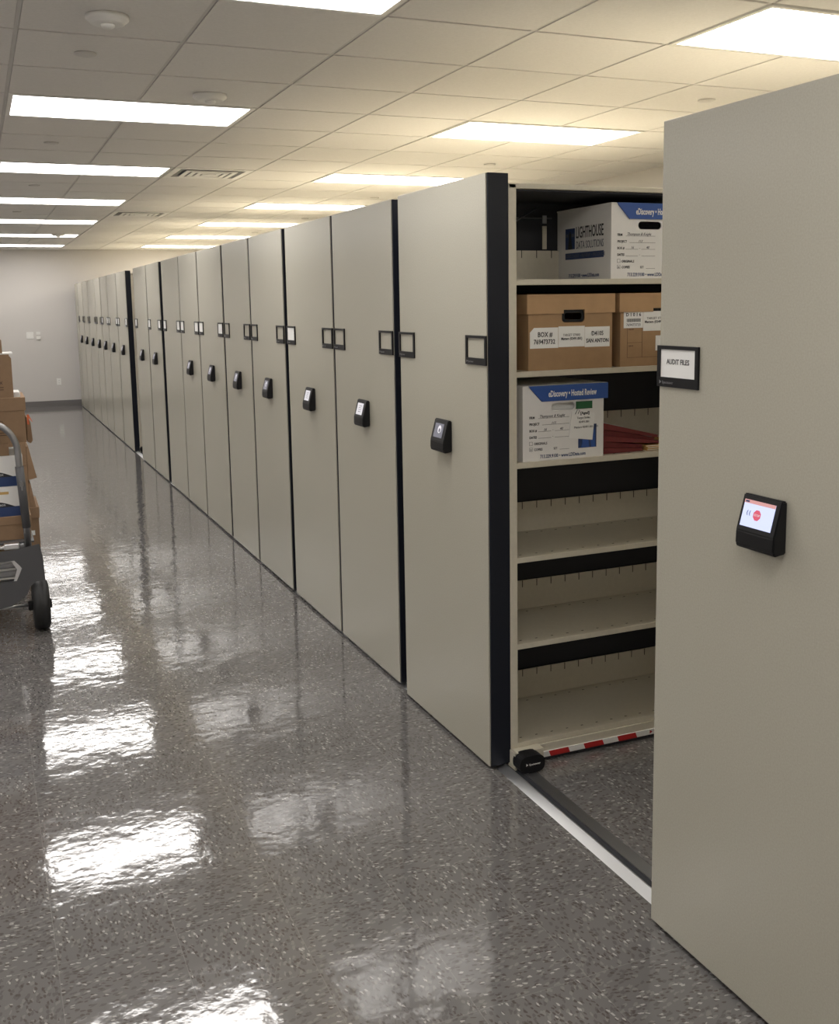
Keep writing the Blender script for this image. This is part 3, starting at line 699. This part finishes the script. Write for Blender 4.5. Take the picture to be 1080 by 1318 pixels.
ZD = 0.4805; YN = CYf+0.115      # deck top, near face of the stack
def carton(label, x0, x1, z0, z1, y0=YN, D=0.37, lid=True, m='kraft', lm='kraft', lines=None, blue=False, notch=False, sticker=False, rz=0):
    t = thing('carton', label, 'box', ((x0+x1)/2, y0, z0), rz, 'cartons stacked on the cart')
    W = (x1-x0)/2; Hh = z1-z0; th = 0.005
    b = MB()
    if notch:
        arc = [(W*0.55-0.0, Hh), (W*0.50, Hh-0.01), (W*0.3, Hh-0.03), (0, Hh-0.038), (-W*0.3, Hh-0.03), (-W*0.5, Hh-0.01), (-W*0.55, Hh)]
        b.plate([(-W, 0), (W, 0), (W, Hh-0.02), (W-0.02, Hh)]+arc+[(-W+0.02, Hh), (-W, Hh-0.02)], [], front(th/2), th, m)
        b.box(-W, -W+th, th, D, 0, Hh-0.02, m); b.box(W-th, W, th, D, 0, Hh-0.02, m); b.box(-W, W, D-th, D, 0, Hh, m); b.box(-W, W, th, D-th, 0, th, m)
    else:
        b.box(-W, W, 0, D, 0, Hh-0.001, m, 0.002)
    b.build('box_body', t)
    if lid:
        b = MB(); b.box(-W-0.006, W+0.006, -0.006, D+0.006, Hh-min(0.07, Hh*0.36), Hh, lm, 0.003); b.build('lid', t)
    if lines:
        p = MB()
        p.plate(rrect(0.05, 0.125, 0.098, 0.116, 0.008), [rrect(0.052, 0.123, 0.100, 0.114, 0.007)], front(-0.0004), 0.0004, 'bink')
        p.text('2027', 0.014, (0.07, -0.0008, 0.102), FX, FZ, 'bink'); p.text('OFFICE BOX', 0.022, (0.135, -0.0008, 0.070), FX, FZ, 'bink', 'RIGHT', bold=0.0006)
        p.box(-0.1, 0.138, -0.0006, -0.0002, 0.052, 0.056, 'bink'); p.box(-0.1, 0.138, -0.0006, -0.0002, 0.040, 0.044, 'bink')
        p.build('front_print', t)
    if sticker:
        MB().box(W-0.050, W-0.028, -0.0012, -0.0002, 0.085, 0.115, 'card').build('sticker', t)
    if blue:
        p = MB(); p.box(-W, W, -0.0006, -0.0002, 0.0, 0.052, 'navy')
        pts = [(-0.03+0.2*k/12, 0.050+0.030*math.sin(math.pi*k/12)) for k in range(13)]
        p.prism(pts, 'y', -0.0010, -0.0005, 'ink'); p.text('BANKERS BOX', 0.014, (0.075, -0.0013, 0.057), FX, FZ, 'card', 'CENTER')
        p.build('front_print', t)
    return t
# near stack, from the deck up (right edges step as in the photo)
XL = -0.26
carton('brown lidded carton lowest in the front stack on the cart', XL, 0.195, ZD, 0.608)
carton('white carton with navy band, lower of the two white ones on the cart', XL, 0.178, 0.6085, 0.768, lid=False, m='wbox', blue=True)
MB().box(0.085, 0.140, -0.0010, -0.0002, 0.118, 0.132, 'manila').build('sticker', bpy.data.objects['carton.001'])
carton('white carton with navy band, upper of the two white ones on the cart', XL, 0.178, 0.7685, 0.930, lid=False, m='wbox', blue=True)
carton('shallow brown carton resting on the upper white carton on the cart', XL, 0.115, 0.9305, 0.995, lid=False)
carton('brown lidded carton with an orange tag, third from the top of the cart stack', XL, 0.206, 0.9955, 1.232, lines=True)
carton('open brown carton with rounded corners near the top of the cart stack', XL+0.05, 0.158, 1.2325, 1.455, lid=False, notch=True, lines=True)
carton('topmost brown carton on the cart, cut by the left edge of the photo', XL-0.02, 0.118, 1.4555, 1.53, y0=YN+0.03, D=0.3, lid=False)
# rear stack stands on the floor behind the cart
Y2 = 6.80
carton('brown carton lowest in the floor stack behind the cart', -0.08, 0.278, 0.0005, 0.190, y0=Y2, D=0.40, lid=False)
carton('brown lidded carton with a small white sticker in the floor stack behind the cart', -0.07, 0.283, 0.1905, 0.454, y0=Y2, D=0.40, sticker=True)
carton('brown carton under the topmost one in the floor stack behind the cart', -0.09, 0.236, 0.4545, 0.720, y0=Y2, D=0.40, lid=False)
carton('topmost brown carton of the floor stack behind the cart', -0.10, 0.236, 0.7205, 0.950, y0=Y2, D=0.40, lid=False)
b = MB(); b.prism([(0.2375, 0.841), (0.249, 0.841), (0.288, 0.640), (0.2375, 0.627)], 'y', Y2+0.0, Y2+0.24, 'kraft')
o = b.build('cardboard_flap'); tag(o, 'slanted brown cardboard flap leaning out right of the stack behind the cart, the upper', 'cardboard')
b = MB(); b.prism([(0.2375, 0.607), (0.247, 0.607), (0.272, 0.4550), (0.2375, 0.4550)], 'y', Y2+0.0, Y2+0.24, 'kraft')
o = b.build('cardboard_flap'); tag(o, 'small slanted cardboard piece standing on the lidded carton behind the cart', 'cardboard')
b = MB(); b.prism([(0.2135, 1.118), (0.222, 1.112), (0.234, 1.090), (0.240, 0.990), (0.228, 0.975), (0.2135, 0.985)], 'y', YN+0.10, YN+0.24, 'kraft')
o = b.build('cardboard_flap'); tag(o, 'dark brown cardboard flap beside the orange tag on the cart stack', 'cardboard')
b = MB().box(0.150, 0.190, YN+0.02, YN+0.20, 1.2325, 1.248, 'card').box(0.150, 0.187, YN+0.015, YN+0.19, 1.2482, 1.258, 'card')
tag(b.build('paper_bundle'), 'white papers lying on the lidded carton beside the rounded open carton', 'paper')
b = MB().box(0.100, 0.168, YN+0.02, YN+0.22, 1.4555, 1.462, 'card')
tag(b.build('paper_sheet'), 'white paper sheet sticking out near the top of the cart stack', 'paper')
b = MB(); b.prism([(0.2145, 1.138), (0.222, 1.142), (0.242, 1.098), (0.236, 1.104), (0.224, 1.122), (0.223, 1.085), (0.2145, 1.090)], 'y', YN+0.0, YN+0.004, 'orange')
tag(b.build('orange_tag'), 'small orange tag hanging at the right edge of the lidded carton', 'tag')
